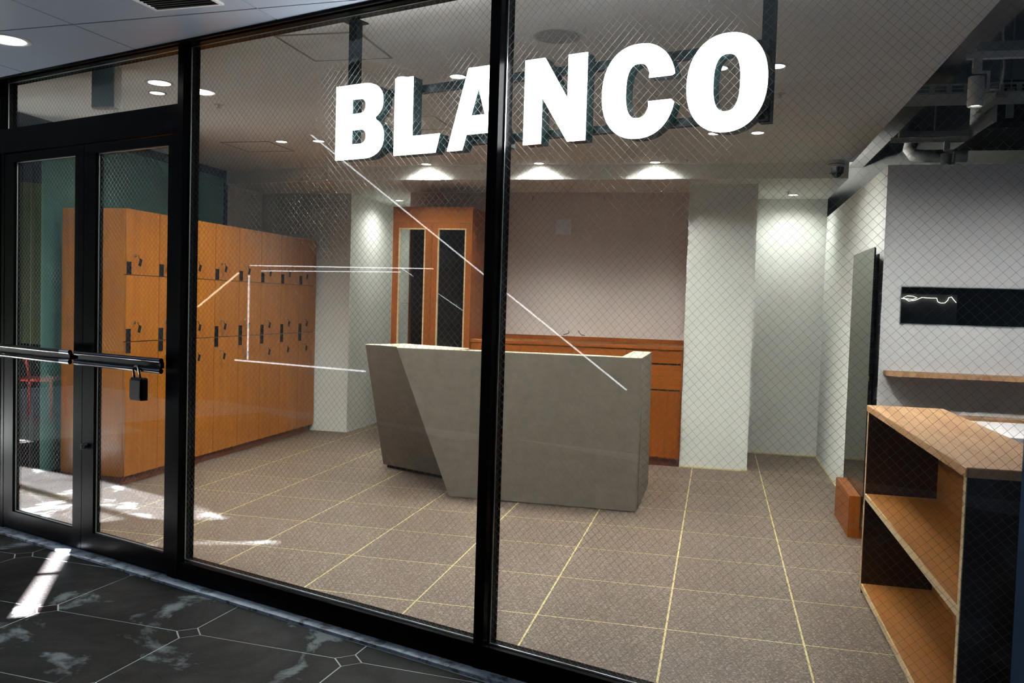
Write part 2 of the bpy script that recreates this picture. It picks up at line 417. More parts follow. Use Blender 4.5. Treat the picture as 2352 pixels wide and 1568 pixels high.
wall('wall_recess', 'white_wall', 'white wall deep behind the tall display cabinet', (-4.33, -3.62, 1.86, 1.98, 0, SZ), (-3.62, -3.5, BY+0.12, 1.98, 0, SZ))
wall('wall_left', 'white_wall', 'off-white side wall between glass partition and corner', (-5.46, -5.40, -0.06, 0.628, 0, SZ))
wall('wall_right', 'white_wall', 'white partition beside the leaning mirror', (0.60, 0.70, -2.05, 1.18, 0, 2.42))
# booth wall with a slot window
BX = 3.2
wall('wall_booth', 'booth_white', 'white booth wall with a dark slot window', (0.60, 0.71, -2.15, -2.05, 0, 2.42), (0.71, BX, -2.15, -2.05, 0, 1.402), (0.71, BX, -2.15, -2.05, 1.65, 2.42))
# shell of the open services zone above the booth
wall('wall_services', 'services_grey', 'dark grey rear wall above the booth', (0.60, 3.3, 1.18, 1.28, 0, 3.6), (3.2, 3.3, -6.2, 1.18, 0, 3.6), (-0.12, 0.60, 1.18, 1.28, 2.66, 3.6))
wall('ceiling_services', 'services_grey', 'dark exposed slab above the booth', (0.3, 3.3, -6.4, 1.28, 3.55, 3.65), (0.30, 0.36, -4.9, 1.2, 2.80, 3.55))
MB().box(0.79, 0.93, -5.6, 1.18, 2.93, 3.2).build('beam', 'services_beam', bpy.data.objects['ceiling_services'])

# base trims at pillar feet
def skirting(name, boxes):
    m_ = MB()
    for b_ in boxes: m_.box(*b_)
    return struct(m_.build(name, 'grout'), 'thin pale strip at the wall foot')
skirting('baseboard_right', [(0.592, 0.6, -1.2, 1.06, 0, 0.012), (-0.115, 0.60, 1.052, 1.06, 0, 0.012)])
skirting('baseboard_pillar', [(-0.72, -0.107, -0.038, -0.03, 0, 0.012), (-0.115, -0.107, -0.03, 1.05, 0, 0.012)])

# ------------------------------------------------------------------ glass partition on the left
part = struct(empty('wall_glass', (-5.43, -0.11, 0)), 'teal frosted glass partition with black frame behind the lockers')
def lb(o, x0, x1, y0, y1, z0, z1):
    l = o.location; return MB().box(x0-l.x, x1-l.x, y0-l.y, y1-l.y, z0-l.z, z1-l.z)
lb(part, -5.44, -5.415, -2.60, -0.11, 0.06, 2.66).build('frosted_pane', 'teal_glass', part)
lb(part, -5.44, -5.425, -3.44, -2.74, 0.06, 2.66).build('pane', 'clear_glass', part)
for y0, y1 in ((-0.115, -0.06), (-2.665, -2.60), (-2.78, -2.70), (-3.47, -3.41)):
    lb(part, -5.46, -5.40, y0, y1, 0, CZ).build('post', 'black_metal', part)
lb(part, -5.435, -5.43, -2.70, -2.665, 0.06, 2.62).build('glass_edge', 'aluminium', part)
lb(part, -5.46, -5.40, -3.44, -0.06, 2.66, CZ).build('top_rail', 'black_metal', part)
lb(part, -5.46, -5.40, -3.44, -0.06, 0.0, 0.06).build('bottom_rail', 'black_metal', part)
wall('wall_outdoor', 'olive_wall', 'yellow-green wall outdoors beyond the glass partition', (-7.4, -7.3, -4.5, 1.0, 0.9, 2.4))

# ------------------------------------------------------------------ shopfront frame
MT0, MT1 = -0.022, 0.078            # front and back of the frame profile
GZ0, GZ1 = 0.102, 2.687
frame = struct(empty('trim_1', SF(0, 0), RZ), 'black metal shopfront frame with posts and rails')
posts = [(-2.50, -2.455), (-1.69, -1.645), (-0.011, 0.031), (1.849, 1.895), (3.685, 3.735)]
for k, (s0, s1) in enumerate(posts):
    MB().box(s0, s1, MT0, MT1, 0.0, 2.76).build('mullion', 'black_metal' if k < 4 else 'blue_metal', frame)
for (a0, a1) in ((-2.455, -1.69), (-1.645, -0.011), (0.031, 1.849), (1.895, 3.685), (3.735, 5.5)):
    h = MB().box(a0, a1, MT0+0.004, MT1, GZ1, 2.745); h.box(a0, a1, MT0-0.006, MT0+0.004, 2.705, 2.722)
    h.build('head_rail', 'black_metal', frame)
for (a0, a1) in ((-2.455, -1.69), (0.031, 1.849), (1.895, 3.685), (3.735, 5.5)):
    h = MB().box(a0, a1, MT0+0.004, MT1, 0.012, GZ0-0.012); h.box(a0, a1, MT0+0.012, MT1, GZ0-0.012, GZ0)
    h.build('sill_rail', 'black_metal', frame)
MB().box(-1.645, -0.011, MT0, MT1, 2.262, 2.403).build('transom_bar', 'black_metal', frame)
for s0, s1 in ((-1.645, -1.607), (-0.052, -0.011)):
    MB().box(s0, s1, MT0+0.004, MT1-0.01, 0.0, 2.262).build('door_jamb', 'black_metal', frame)
ot = MB().box(-0.36, -0.02, MT0-0.010, MT0-0.0062, 2.700, 2.728); ot.box(0.05, 0.64, MT0-0.010, MT0-0.0062, 2.700, 2.728)
ot.build('orange_strip', 'orange_trim', frame)

def wires(s0, s1, z0, z1, t, step=0.0325, r=0.00038):
    m_ = MB(); W, H = s1-s0, z1-z0
    for sg in (1, -1):
        k = -H
        k = math.floor(-H/step)*step
        while k < W:
            a0 = max(k, 0); a1 = min(k+H, W)
            if a1-a0 > 0.002:
                za, zb = (a0-k, a1-k)
                if sg < 0: za, zb = H-za, H-zb
                m_.tube((s0+a0, t, z0+za), (s0+a1, t, z0+zb), r, 4, False)
            k += step
    return m_
def pane(parent, s0, s1, z0, z1, t, wired=True, bead=0.006):
    MB().box(s0, s1, t-0.0034, t+0.0034, z0, z1).build('pane', 'clear_glass', parent)
    if wired:
        stuff(wires(s0, s1, z0, z1, t).build('wire_mesh', 'wire', parent))
    g = MB()
    for tt in (t-0.0035-bead, ):
        g.box(s0, s0+bead, tt, tt+bead-0.0005, z0, z1); g.box(s0, s1, tt, tt+bead-0.0005, z0, z0+bead)
        g.box(s0, s1, tt, tt+bead-0.0005, z1-0.003, z1)
    g.build('gasket', 'aluminium', parent)
wn = [('window_1', -1.645, -0.011, 2.403, GZ1, 'wired glass transom pane above the double door'),
      ('window_2', 0.031, 1.849, GZ0, GZ1, 'large wired glass pane between door and centre post'),
      ('window_3', 1.895, 3.685, GZ0, GZ1, 'large wired glass pane in front of the wooden shelf unit'),
      ('window_6', -2.455, -1.69, GZ0, GZ1, 'narrow wired glass pane at the partition corner'),
      ('window_4', 3.735, 5.5, GZ0, GZ1, 'wired glass pane beyond the end post')]
for nm, s0, s1, z0, z1, lab in wn:
    e = struct(empty(nm, SF(s0, 0, 0), RZ), lab)
    pane(e, 0, s1-s0, z0, z1, GLASS_T)

# doors
def door_leaf(nm, s0, s1, lst, rst, lab, lock=False):
    e = struct(empty(nm, SF(s0, 0, 0), RZ), lab)
    W = s1-s0; t0, t1 = -0.016, 0.030; zb, zt = 0.018, 2.255
    for a0, a1 in ((0, lst), (W-rst, W)):
        MB().box(a0, a1, t0, t1, zb, zt).build('stile', 'black_metal', e)
    for z0, z1 in ((zb, 0.125), (2.205, zt)):
        MB().box(lst, W-rst, t0, t1, z0, z1).build('rail', 'black_metal', e)
    pane(e, lst, W-rst, 0.125, 2.205, 0.008, True, 0.005)
    # pair of horizontal push bars with a black plate between
    x0, x1 = (0.015, W-0.045) if not lock else (0.012, W-0.008)
    for z in (1.065, 1.118):
        bar = MB(); bar.tube((x0, -0.062, z), (x1, -0.062, z), 0.0125, 12)
        bo = bar.build('push_bar', 'black_gloss', e)
        for xa, xb in ((x0-0.004, x0+0.045), (x1-0.085, x1+0.004)):
            MB().tube((xa, -0.062, z), (xb, -0.062, z), 0.0135, 12).build('bar_cap', 'chrome' if not lock else 'black_gloss', bo)
    MB().box(x0+0.01, x1-0.01, -0.056, -0.048, 1.072, 1.111).build('bar_plate', 'black_plastic', e)
    for xa in (x0+0.03, x1-0.05):
        MB().box(xa-0.015, xa+0.015, -0.05, t0, 1.075, 1.108).build('bar_bracket', 'black_plastic', e)
    if lock:
        l = MB(); l.tube((0.035, t0-0.022, 0.60), (0.035, t0, 0.60), 0.017, 16, True, 0.020); l.box(0.031, 0.039, t0-0.028, t0-0.022, 0.588, 0.612)
        l.build('lock_cylinder', 'chrome', e)
    return e
door_leaf('door_1', -1.605, -0.806, 0.10, 0.082, 'black framed glass door leaf without a padlock')
door_leaf('door_2', -0.802, -0.054, 0.106, 0.03, 'black framed glass door leaf with a key box on its bar', True)

# key box hanging from the push bar
kb = tag(empty('key_box', SF(-0.235, -0.062, 0.91), RZ), 'black key lock box hanging from the glass door push bar', 'lock box')
MB().bevel_box(-0.05, 0.05, -0.022, 0.022, -0.004, 0.112, 0.008).build('body', 'black_plastic', kb)
MB().box(-0.042, 0.042, -0.026, -0.022, 0.006, 0.098).build('cover', 'black_plastic', kb)
pts = [(-0.024, 0.0, 0.105), (-0.024, 0.0, 0.15)]
pts += [(-0.024*math.cos(a), -0.0, 0.15+0.024*math.sin(a)) for a in [PI*k/8 for k in range(1, 8)]]
pts += [(0.024, 0, 0.15), (0.024, 0, 0.105)]
pts = [(p[0], -0.018 if p[2] > 0.12 else -0.008, p[2]) for p in pts]
MB().path(pts, 0.0055, 8).build('shackle', 'black_gloss', kb)

# ------------------------------------------------------------------ canopy over the pavement
canopy = struct(empty('ceiling_canopy', SF(0, -0.13, CANOPY_Z)), 'grey metal panel canopy over the pavement')
co = SF(-0.09, -0.52); CW = 0.965
ca2, sa2 = math.cos(E1), math.sin(E1)
def cw(u, v_): return (co.x + u*ca2 - v_*sa2, co.y + u*sa2 + v_*ca2)
ced = tuple(SF(0, -0.13))[:2]; cout = tuple(SF(0, -1.75))[:2]
L0 = canopy.location
for i in range(-4, 4):
    for j in range(-2, 2):
        g = 0.004
        poly = [cw(i*CW+g, j*1.15+g), cw((i+1)*CW-g, j*1.15+g), cw((i+1)*CW-g, (j+1)*1.15-g), cw(i*CW+g, (j+1)*1.15-g)]
        poly = clip(poly, ced, edge_n)
        if len(poly) >= 3: poly = clip(poly, cout, (SN.x, SN.y))
        if len(poly) < 3 or area(poly) < 0.003: continue
        MB().prism([(p[0]-L0.x, p[1]-L0.y) for p in poly], 0.0, 0.02).build('panel', 'canopy_metal', canopy)
bk = MB().prism([(-9, -1.62), (9, -1.62), (9, 0), (-9, 0)], 0.022, 0.16); bk.box(-9, 9, -1.66, -1.62, 0.0, OUTER_Z-CANOPY_Z)
bk.build('backing', 'black_metal', canopy, (0, 0, 0), RZ)
MB().box(-9, 9, -0.012, 0.0, -0.012, 0.05).build('edge_trim', 'black_metal', canopy, (0, 0, 0), RZ)
# unseen outer slab, added with slots cut to shape the sun patches (outlines in s, t)
KS = OUTER_Z/CANOPY_Z
def off(pl): return [(p[0]-SUN_S*KS, p[1]-SUN_T*KS) for p in pl]
slot_a = off([(-0.945, -0.105), (-0.87, -0.05), (-0.57, -0.30), (-0.63, -0.36)])
slot_b = off([(-0.60, -0.385), (-0.54, -0.325), (-0.07, -0.70), (-0.13, -0.78)])
slot_c = off([(-4.3, -1.02), (-2.44, -1.16), (-1.557, -1.125), (-0.74, -0.93), (-0.86, -0.80), (-1.20, -0.64), (-2.5, -0.70), (-4.3, -0.75)])
slot_d = off([(-4.3, -0.66), (-2.5, -0.63), (-1.25, -0.58), (-1.36, -0.27), (-2.0, -0.26), (-4.3, -0.30)])
slot_e = off([(-8.4, -1.80), (-4.5, -1.80), (-4.5, -0.02), (-8.4, -0.02)])  # added opening; its sunlit ground brightens the shop ceiling by bounce
v_, f_ = fill([[(-9, -5.2), (9, -5.2), (9, -1.75), (-9, -1.75)], slot_a, slot_b, slot_c, slot_d, slot_e])
DZ = OUTER_Z-CANOPY_Z
MB().add([(x, y+0.13, DZ) for x, y, z in v_], [f[::-1] for f in f_]).add([(x, y+0.13, DZ+0.03) for x, y, z in v_], f_).build('slotted_sun_mask', 'canopy_metal', canopy, (0, 0, 0), RZ)
# facade across the passage, plus unseen walls and roof added to block light
ub = MB().box(-9, 9, -0.20, 0.12, 2.815, 5.0)  # unseen wall added so sun does not leak in over the head
struct(ub.build('wall_upper', 'facade_grey', None, SF(0, 0), RZ), 'unseen dark grey wall added above the shopfront to stop sun leaks')
wall('ceiling_light_block', 'facade_grey', 'unseen roof and walls added to shade the side passage beyond the glass partition', (-9.5, -5.47, -3.2, 2.1, 2.80, 2.90), (-9.6, -9.5, -3.0, 2.1, 0, 2.9), (-9.5, -5.47, 2.1, 2.2, 0, 2.9))  # added out of view to keep sky and sun off the teal glass
fac = MB().box(-9, 9, -5.3, -5.1, 0, 4.0); fac.box(8.8, 9.0, -5.1, -0.2, 0, 4.0); fac.box(-9.2, -9.0, -5.1, 0.4, 0, 4.0)  # both end walls added to keep bright sky out of the reflections
struct(fac.build('wall_facade', 'facade_grey', None, SF(0, 0), RZ), 'dark grey facade across the passage with end walls added against sky light')
# canopy vent grille
vg = tag(empty('vent_grille', SF(0.648, -0.60, CANOPY_Z), E1), 'black air grille with white rim in the canopy', 'vent')
for x0, x1, y0, y1 in ((-0.17, 0.17, -0.17, -0.155), (-0.17, 0.17, 0.155, 0.17), (-0.17, -0.155, -0.155, 0.155), (0.155, 0.17, -0.155, 0.155)):
    MB().box(x0, x1, y0, y1, -0.008, 0.0).build('rim', 'fixture_white', vg)
MB().box(-0.155, 0.155, -0.155, 0.155, -0.002, -0.0005).build('mesh_plate', 'dark_void', vg)
for k in range(14):
    y = -0.145+k*0.0222
    MB().box(-0.155, 0.155, y, y+0.004, -0.005, -0.002).build('slat', 'black_metal', vg)

# ------------------------------------------------------------------ downlights
def lathe_ring(r0, r1):
    return MB().lathe([(r0, -0.001), (r0, -0.004), ((r0+r1)/2, -0.006), (r1, -0.003), (r1, 0.0)])
ring_me = {}
def downlight(x, y, z, label, group, r=0.05, watt=95.0, ang=158, blend=1.0, mat='lamp_glow', light=True, colr=(0.97, 1.0, 0.935)):
    e = tag(empty('ceiling_downlight', (x, y, z)), label, 'downlight', group)
    if r not in ring_me:
        o1 = lathe_ring(r*0.86, r*1.12).build('trim_ring', 'fixture_white', e)
        o2 = MB().disc(r*0.9, -0.003, down=True).build('lamp', mat, e)
        ring_me[r] = (o1.data, o2.data)
    else:
        link('trim_ring', ring_me[r][0], None, e); link('lamp', ring_me[r][1], None, e)
    if light:
        ld = bpy.data.lights.new('lamp_light', 'SPOT'); ld.energy = watt; ld.spot_size = math.radians(ang); ld.spot_blend = blend
        ld.color = colr; ld.shadow_soft_size = r*0.8
        lo = bpy.data.objects.new('lamp_light', ld); col.objects.link(lo); lo.parent = e; lo.location = (0, 0, -0.012)
    return e
grp = 'round downlights in the shop ceiling'
for x, y, lab in ((-2.23, -3.40, 'small round downlight glowing just above the sign letter L'), (-1.91, -3.40, 'small round downlight beside the top of the sign letter A'),
                  (-0.47, -3.40, 'small round downlight seen through the hole of the letter O'), (-0.18, -3.40, 'small round downlight right beside the sign end post'),
                  (-3.97, -1.60, 'small round downlight touching the hatch above the lockers'), (-3.64, -1.60, 'small round downlight between locker hatch and sign letter B'),
                  (-2.23, -1.66, 'small round downlight behind the foot of the sign letter A'), (-1.91, -1.66, 'small round downlight hidden behind the centre shopfront post'),
                  (-0.50, -1.66, 'small round downlight just under the sign letter O'), (-0.20, -1.66, 'small round downlight below the lower end of the sign post'),
                  (-3.96, -3.24, 'small round downlight beside the flat light inside the door'), (-3.63, -3.22, 'small round downlight beside the door-side shopfront post')):
    downlight(x, y, CZ, lab, grp)
for x, y, lab in ((-3.12, -0.43, 'small round downlight at the ceiling step before the display cabinet'), (-2.05, -0.43, 'small round downlight at the ceiling step above the counter middle'),
                  (-1.01, -0.43, 'small round downlight at the ceiling step near the white pillar')):
    downlight(x, y, CZ, lab, grp, watt=55)
downlight(-4.01, 1.23, SZ, 'round downlight lighting the recess by the display cabinet', grp, watt=38)
downlight(0.24, 0.72, SZ, 'round downlight in the recess right of the pillar', grp, watt=38)
downlight(-3.78, -3.47, CZ, 'wide flat white ceiling light inside the entrance door', grp, r=0.075, watt=14)
downlight(*SF(-0.62, -0.53, CANOPY_Z), 'large round bright downlight in the grey canopy', None, r=0.095, watt=6, colr=(0.95, 0.97, 1.0))

# ------------------------------------------------------------------ other ceiling fittings
def hatch(x, y, label, w_=0.225, rz=0.0):
    e = tag(empty('ceiling_hatch', (x, y, CZ), rz), label, 'hatch')
    for b_ in ((-w_, w_, -w_, -w_+0.012), (-w_, w_, w_-0.012, w_), (-w_, -w_+0.012, -w_+0.012, w_-0.012), (w_-0.012, w_, -w_+0.012, w_-0.012)):
        MB().box(b_[0], b_[1], b_[2], b_[3], -0.004, 0).build('frame_bar', 'hatch_trim', e)
    MB().box(-w_+0.012, w_-0.012, -w_+0.012, w_-0.012, -0.002, 0).build('panel', 'ceiling_paint', e)
hatch(-2.37, -4.02, 'square access hatch with grey rim behind the shop glass')
hatch(-4.30, -1.39, 'square access hatch above the locker bank')
hatch(-2.6, -2.2, 'square access hatch seen between the sign letters')
sp = tag(empty('ceiling_speaker', (-1.22, -4.04, CZ)), 'round grey ceiling speaker grille above the sign', 'speaker')
MB().lathe([(0.105, 0.0), (0.118, -0.003), (0.118, 0.0)]).build('rim', 'fixture_white', sp)
MB().disc(0.108, -0.002, down=True).build('grille', 'speaker_grey', sp)
def sprinkler(x, y, z, label):
    e = tag(empty('sprinkler', (x, y, z)), label, 'sprinkler', 'ceiling sprinkler heads')
    MB().lathe([(0.0, -0.003), (0.028, -0.003), (0.03, 0.0)], n=16).build('rosette', 'fixture_white', e)
    s_ = MB().tube((0, 0, -0.003), (0, 0, -0.022), 0.008, 8); s_.disc(0.016, -0.024, n=10, down=True); s_.disc(0.016, -0.0235, n=10)
    s_.build('head', 'aluminium', e)
sprinkler(-3.74, -2.89, CZ, 'tiny sprinkler head in the ceiling beyond the door post')
sprinkler(-4.06, -0.55, CZ, 'tiny sprinkler head in the ceiling near the locker end')
sprinkler(-0.73, -0.57, CZ, 'tiny sprinkler head in the ceiling in front of the pillar')
sprinkler(-0.12, -2.8, CZ, 'tiny sprinkler head in the ceiling beside the sign post')
sprinkler(0.18, 0.52, SZ, 'tiny sprinkler head in the recess soffit')
# dome camera
dc = tag(empty('security_camera', (0.49, -0.43, CZ)), 'silver and black dome security camera under the ceiling edge', 'camera')
MB().lathe([(0.0, -0.05), (0.052, -0.05), (0.055, -0.045), (0.055, -0.004), (0.05, 0.0)]).build('housing', 'fixture_white', dc)
dc.scale = (1.2, 1.2, 1.15)
MB().lathe([(0.0559, -0.030), (0.0562, -0.026)], n=28).build('seam', 'black_plastic', dc)
MB().lathe([(0.0, -0.125), (0.012, -0.123), (0.03, -0.112), (0.042, -0.092), (0.046, -0.07), (0.046, -0.05)]).build('dome', 'black_gloss', dc)
MB().lathe([(0.0475, -0.092), (0.050, -0.07), (0.052, -0.05)], n=28).build('shroud', 'chrome', dc)
# exit sign box seen through the transom
ex = tag(empty('exit_sign', (-3.88, -3.83, CZ)), 'grey exit sign box hanging under the ceiling inside the transom', 'sign')
MB().box(-0.06, 0.09, -0.03, 0.03, -0.235, 0.0).build('body', 'fixture_white', ex)
MB().box(-0.055, 0.085, -0.034, -0.03, -0.23, -0.005).build('face_panel', 'exit_face', ex)

# ------------------------------------------------------------------ illuminated sign
def arc(cx, cz, rx, rz_, a0, a1, n=24, e=2.0):
    o_ = []
    for k in range(n+1):
        a_ = math.radians(a0+(a1-a0)*k/n); c_, s_ = math.cos(a_), math.sin(a_)
        o_.append((cx+rx*math.copysign(abs(c_)**(2/e), c_), cz+rz_*math.copysign(abs(s_)**(2/e), s_)))
    return o_
Bo = [(0.940, 2.083)] + [(1.103, 2.083)] + arc(1.103, 2.172, 0.117, 0.089, -90, 55, 14, 2.3) + arc(1.098, 2.329, 0.115, 0.083, -55, 90, 14, 2.3) + [(0.940, 2.412)]
Bh1 = [(1.035, 2.282), (1.080, 2.282)] + arc(1.080, 2.3145, 0.036, 0.0325, -90, 90, 10, 2.4) + [(1.035, 2.347)]
Bh2 = [(1.035, 2.148), (1.082, 2.148)] + arc(1.082, 2.180, 0.038, 0.032, -90, 90, 10, 2.4) + [(1.035, 2.212)]
Lo = [(1.281, 2.083), (1.504, 2.083), (1.525, 2.160), (1.378, 2.160), (1.378, 2.412), (1.281, 2.412)]
Ao = [(1.566, 2.083), (1.641, 2.083), (1.661, 2.145), (1.770, 2.145), (1.789, 2.083), (1.866, 2.083), (1.767, 2.413), (1.665, 2.413)]
Ah = [(1.681, 2.219), (1.751, 2.219), (1.716, 2.330)]
No = [(1.936, 2.083), (2.015, 2.083), (2.015, 2.262), (2.132, 2.083), (2.208, 2.083), (2.208, 2.410), (2.128, 2.410), (2.128, 2.244), (2.024, 2.411), (1.936, 2.411)]
Co = arc(2.418, 2.243, 0.144, 0.170, 15, 345, 60, 2.25)
Co = [p for p in Co if not (p[0] > 2.50 and 2.203 < p[1] < 2.288)]
Ci = arc(2.418, 2.2445, 0.049, 0.0985, 330, 30, 40, 2.6)
Ci = [p for p in Ci if not (p[0] > 2.43 and 2.203 < p[1] < 2.288)]
Co = Co + [(2.547, 2.203), (2.459, 2.203)] + Ci + [(2.459, 2.288), (2.547, 2.288)]
Oo = arc(2.746, 2.2395, 0.142, 0.1685, 0, 359.99, 72, 2.2)[:-1]
Oh = arc(2.7475, 2.2395, 0.048, 0.0985, 0, 359.99, 48, 2.6)[:-1]
LT0, LT1 = 0.10, 0.165
sign = tag(empty('illuminated_sign', SF(0.9, LT0, 2.083), RZ), 'glowing white channel letters BLANCO on a dark hung frame', 'sign')
for loops in ([Bo, Bh1, Bh2], [Lo], [Ao, Ah], [No], [Co], [Oo, Oh]):
    lx = loops[0][0][0]
    lp = [[(p[0]-0.9, p[1]-2.083) for p in l] for l in loops]
    v2, f2 = fill(lp)
    side = MB()
    for l in lp:
        n_ = len(l)
        side.add([(p[0], 0.004, p[1]) for p in l]+[(p[0], LT1-LT0, p[1]) for p in l], [(i, (i+1) % n_, n_+(i+1) % n_, n_+i) for i in range(n_)])
    side.add([(x, LT1-LT0, y) for x, y, z in v2], [f[::-1] for f in f2])
    L_ = side.build('letter', 'sign_side', sign)
    MB().add([(x, 0.0, y) for x, y, z in v2], f2).add([(x, 0.004, y) for x, y, z in v2], [f[::-1] for f in f2]).build('letter_face', 'sign_glow', L_)
for z0, z1 in ((2.117, 2.146), (2.357, 2.390)):
    MB().box(0.02, 1.97, LT1-LT0, LT1-LT0+0.03, z0-2.083, z1-2.083).build('frame_rail', 'sign_frame', sign)
for s0, s1, zb in ((0.02, 0.066, 2.117), (1.935, 1.975, 2.113)):
    p_ = MB().box(s0, s1, LT1-LT0+0.03, LT1-LT0+0.07, zb-2.083, CZ-2.083).build('frame_post', 'sign_frame', sign)
    MB().box(s0-0.02, s1+0.02, LT1-LT0+0.01, LT1-LT0+0.09, CZ-2.083-0.006, CZ-2.083).build('flange', 'sign_frame', p_)

# ------------------------------------------------------------------ locker bank
LX, LY0, LP, LD = -4.715, -2.53, 0.392, 0.56
lk = tag(empty('locker_bank', (LX, LY0, 0)), 'orange-brown wooden locker bank with rows of keyed doors', 'lockers')
LW = LP*8
cc = MB().box(-LD, -0.022, 0.002, LW, 0.0705, 2.078); cc.build('carcass', 'locker_wood', lk)
MB().box(-LD+0.01, -0.02, 0.0, 0.0018, 0.0705, 2.08).build('side_panel', 'locker_wood', lk)
MB().box(-0.0219, -0.0205, 0.01, LW-0.002, 0.074, 2.07).build('gap_shade', 'dark_void', lk)  # dark sheet painting the shade in the gaps between locker doors
MB().box(-LD+0.02, -0.045, 0.02, LW-0.01, 0.0, 0.07).build('plinth', 'plinth_wood', lk)
rows = [(1.593, 2.080, 'lo'), (1.091, 1.587, 'lo'), (0.074, 1.085, 'hi')]
door_me = {}; sub_me = {}
for c_ in range(8):
    for r_i, (z0, z1, kind) in enumerate(rows):
        if r_i not in door_me:
            o_ = MB().bevel_box(-0.02, 0.0, 0.0022, LP-0.0022, 0, z1-z0, 0.0012).build('locker_door', 'locker_wood', lk)
            door_me[r_i] = o_.data
        else:
            o_ = link('locker_door', door_me[r_i], None, lk)
        o_.location = (0, c_*LP, z0)
        H = z1-z0
        pz0, pz1 = (0.002, 0.094) if kind == 'lo' else (H-0.082, H-0.002)
        lz = 0.142 if kind == 'lo' else H-0.115
        if r_i not in sub_me:
            pl = MB().box(0.0, 0.003, 0.004, 0.052, pz0, pz1); pl.box(0.003, 0.006, 0.044, 0.052, pz0, pz1)
            a1 = pl.build('pull_plate', 'black_plastic', o_)
            lo_ = MB().tube((0, 0.095, lz), (0.010, 0.095, lz), 0.011, 14); lo_.tube((0.010, 0.095, lz), (0.034, 0.095, lz), 0.004, 8)
            a2 = lo_.build('lock', 'chrome', o_)
            tg = MB(); ang = math.radians(-18)
            c0 = Vector((0.034, 0.112, lz-0.05)); ux = Vector((0, math.cos(ang), math.sin(ang)))*0.0125; uz = Vector((0, -math.sin(ang), math.cos(ang)))*0.027
            q = [c0-ux-uz, c0+ux-uz, c0+ux+uz, c0-ux+uz]
            tg.add([tuple(p) for p in q]+[(p.x+0.006, p.y, p.z) for p in q], [(3, 2, 1, 0), (4, 5, 6, 7), (0, 1, 5, 4), (1, 2, 6, 5), (2, 3, 7, 6), (3, 0, 4, 7)])
            tg.tube((0.034, 0.095, lz), (0.036, 0.104, lz-0.024), 0.0022, 6)
            a3 = tg.build('key_tag', 'black_plastic', o_)
            sub_me[r_i] = (a1.data, a2.data, a3.data)
        else:
            for nm, me in zip(('pull_plate', 'lock', 'key_tag'), sub_me[r_i]):
                k_ = link(nm, me, None, o_)
                if nm == 'key_tag': k_.rotation_euler = (0, 0, 0); k_.location = (random.uniform(-0.004, 0.004), random.uniform(-0.006, 0.004), random.uniform(-0.006, 0.004))

# ------------------------------------------------------------------ reception counter
KZ = 1.103
rc = tag(empty('reception_counter', (-1.9, -1.98, 0)), 'taupe angular reception counter with slanted end', 'counter')
def rel(o, pts): return [(p[0]-o.location.x, p[1]-o.location.y, p[2]-o.location.z) for p in pts]
fp = MB()
yf0, yf1 = -1.98, -1.86
FP = [(-2.335, 0.006), (-0.942, 0.006), (-0.936, KZ-0.004), (-2.775, KZ-0.004)]
fp.prism([(x+1.9, z) for x, z in FP], 0.0, 0.12, 'y')
fp.build('front_panel', 'laminate', rc)
MB().prism([(-1.86+1.98, 0.006), (-0.90+1.98, 0.006), (-1.03+1.98, KZ-0.004), (-1.86+1.98, KZ-0.004)], -1.085+1.9, -0.936+1.9, 'x').build('side_panel', 'laminate', rc)
T1, T2 = (-3.150, -1.700), (-2.600, -1.945)
B1, B2 = (-3.215, -1.090), (-1.900, -1.695)
tk = 0.05; nx, ny = 0.41*tk, 0.91*tk
lp_ = MB().hull8(rel(rc, [(B1[0], B1[1], 0.03), (B2[0], B2[1], 0.03), (B2[0]+nx, B2[1]+ny, 0.03), (B1[0]+nx, B1[1]+ny, 0.03)]),
                 rel(rc, [(T1[0], T1[1], KZ-0.004), (T2[0], T2[1], KZ-0.004), (T2[0]+nx, T2[1]+ny, KZ-0.004), (T1[0]+nx, T1[1]+ny, KZ-0.004)]))
lp_.build('leaning_panel', 'laminate', rc)
MB().prism([(B1[0]+1.9+0.03, B1[1]+1.98+0.02), (B2[0]+1.9, B2[1]+1.98+0.02), (B2[0]+1.9, B2[1]+1.98+0.06), (B1[0]+1.9+0.05, B1[1]+1.98+0.06)], 0.0, 0.03).build('foot', 'rubber', rc)
top = [(-3.150, -1.700), (-2.83, -1.845), (-2.775, -1.98), (-0.936, -1.98), (-0.936, -1.03), (-1.085, -1.03), (-1.085, -1.855), (-2.36, -1.855), (-2.30, -1.64), (-2.95, -1.35)]
tv, tf = fill([[(p[0]+1.9, p[1]+1.98) for p in top]])
tm = MB().add([(x, y, KZ) for x, y, z in tv], tf).add([(x, y, KZ-0.004) for x, y, z in tv], [f[::-1] for f in tf])
n_ = len(top); tp = [(p[0]+1.9, p[1]+1.98) for p in top]
tm.add([(x, y, KZ-0.004) for x, y in tp]+[(x, y, KZ) for x, y in tp], [(i, (i+1) % n_, n_+(i+1) % n_, n_+i) for i in range(n_)])
tm.build('top', 'laminate_top', rc)
wt = MB().box(-2.35+1.9, -1.085+1.9, 0.12, 0.75, 0.70, 0.73); wt.build('inner_desk', 'laminate_top', rc)

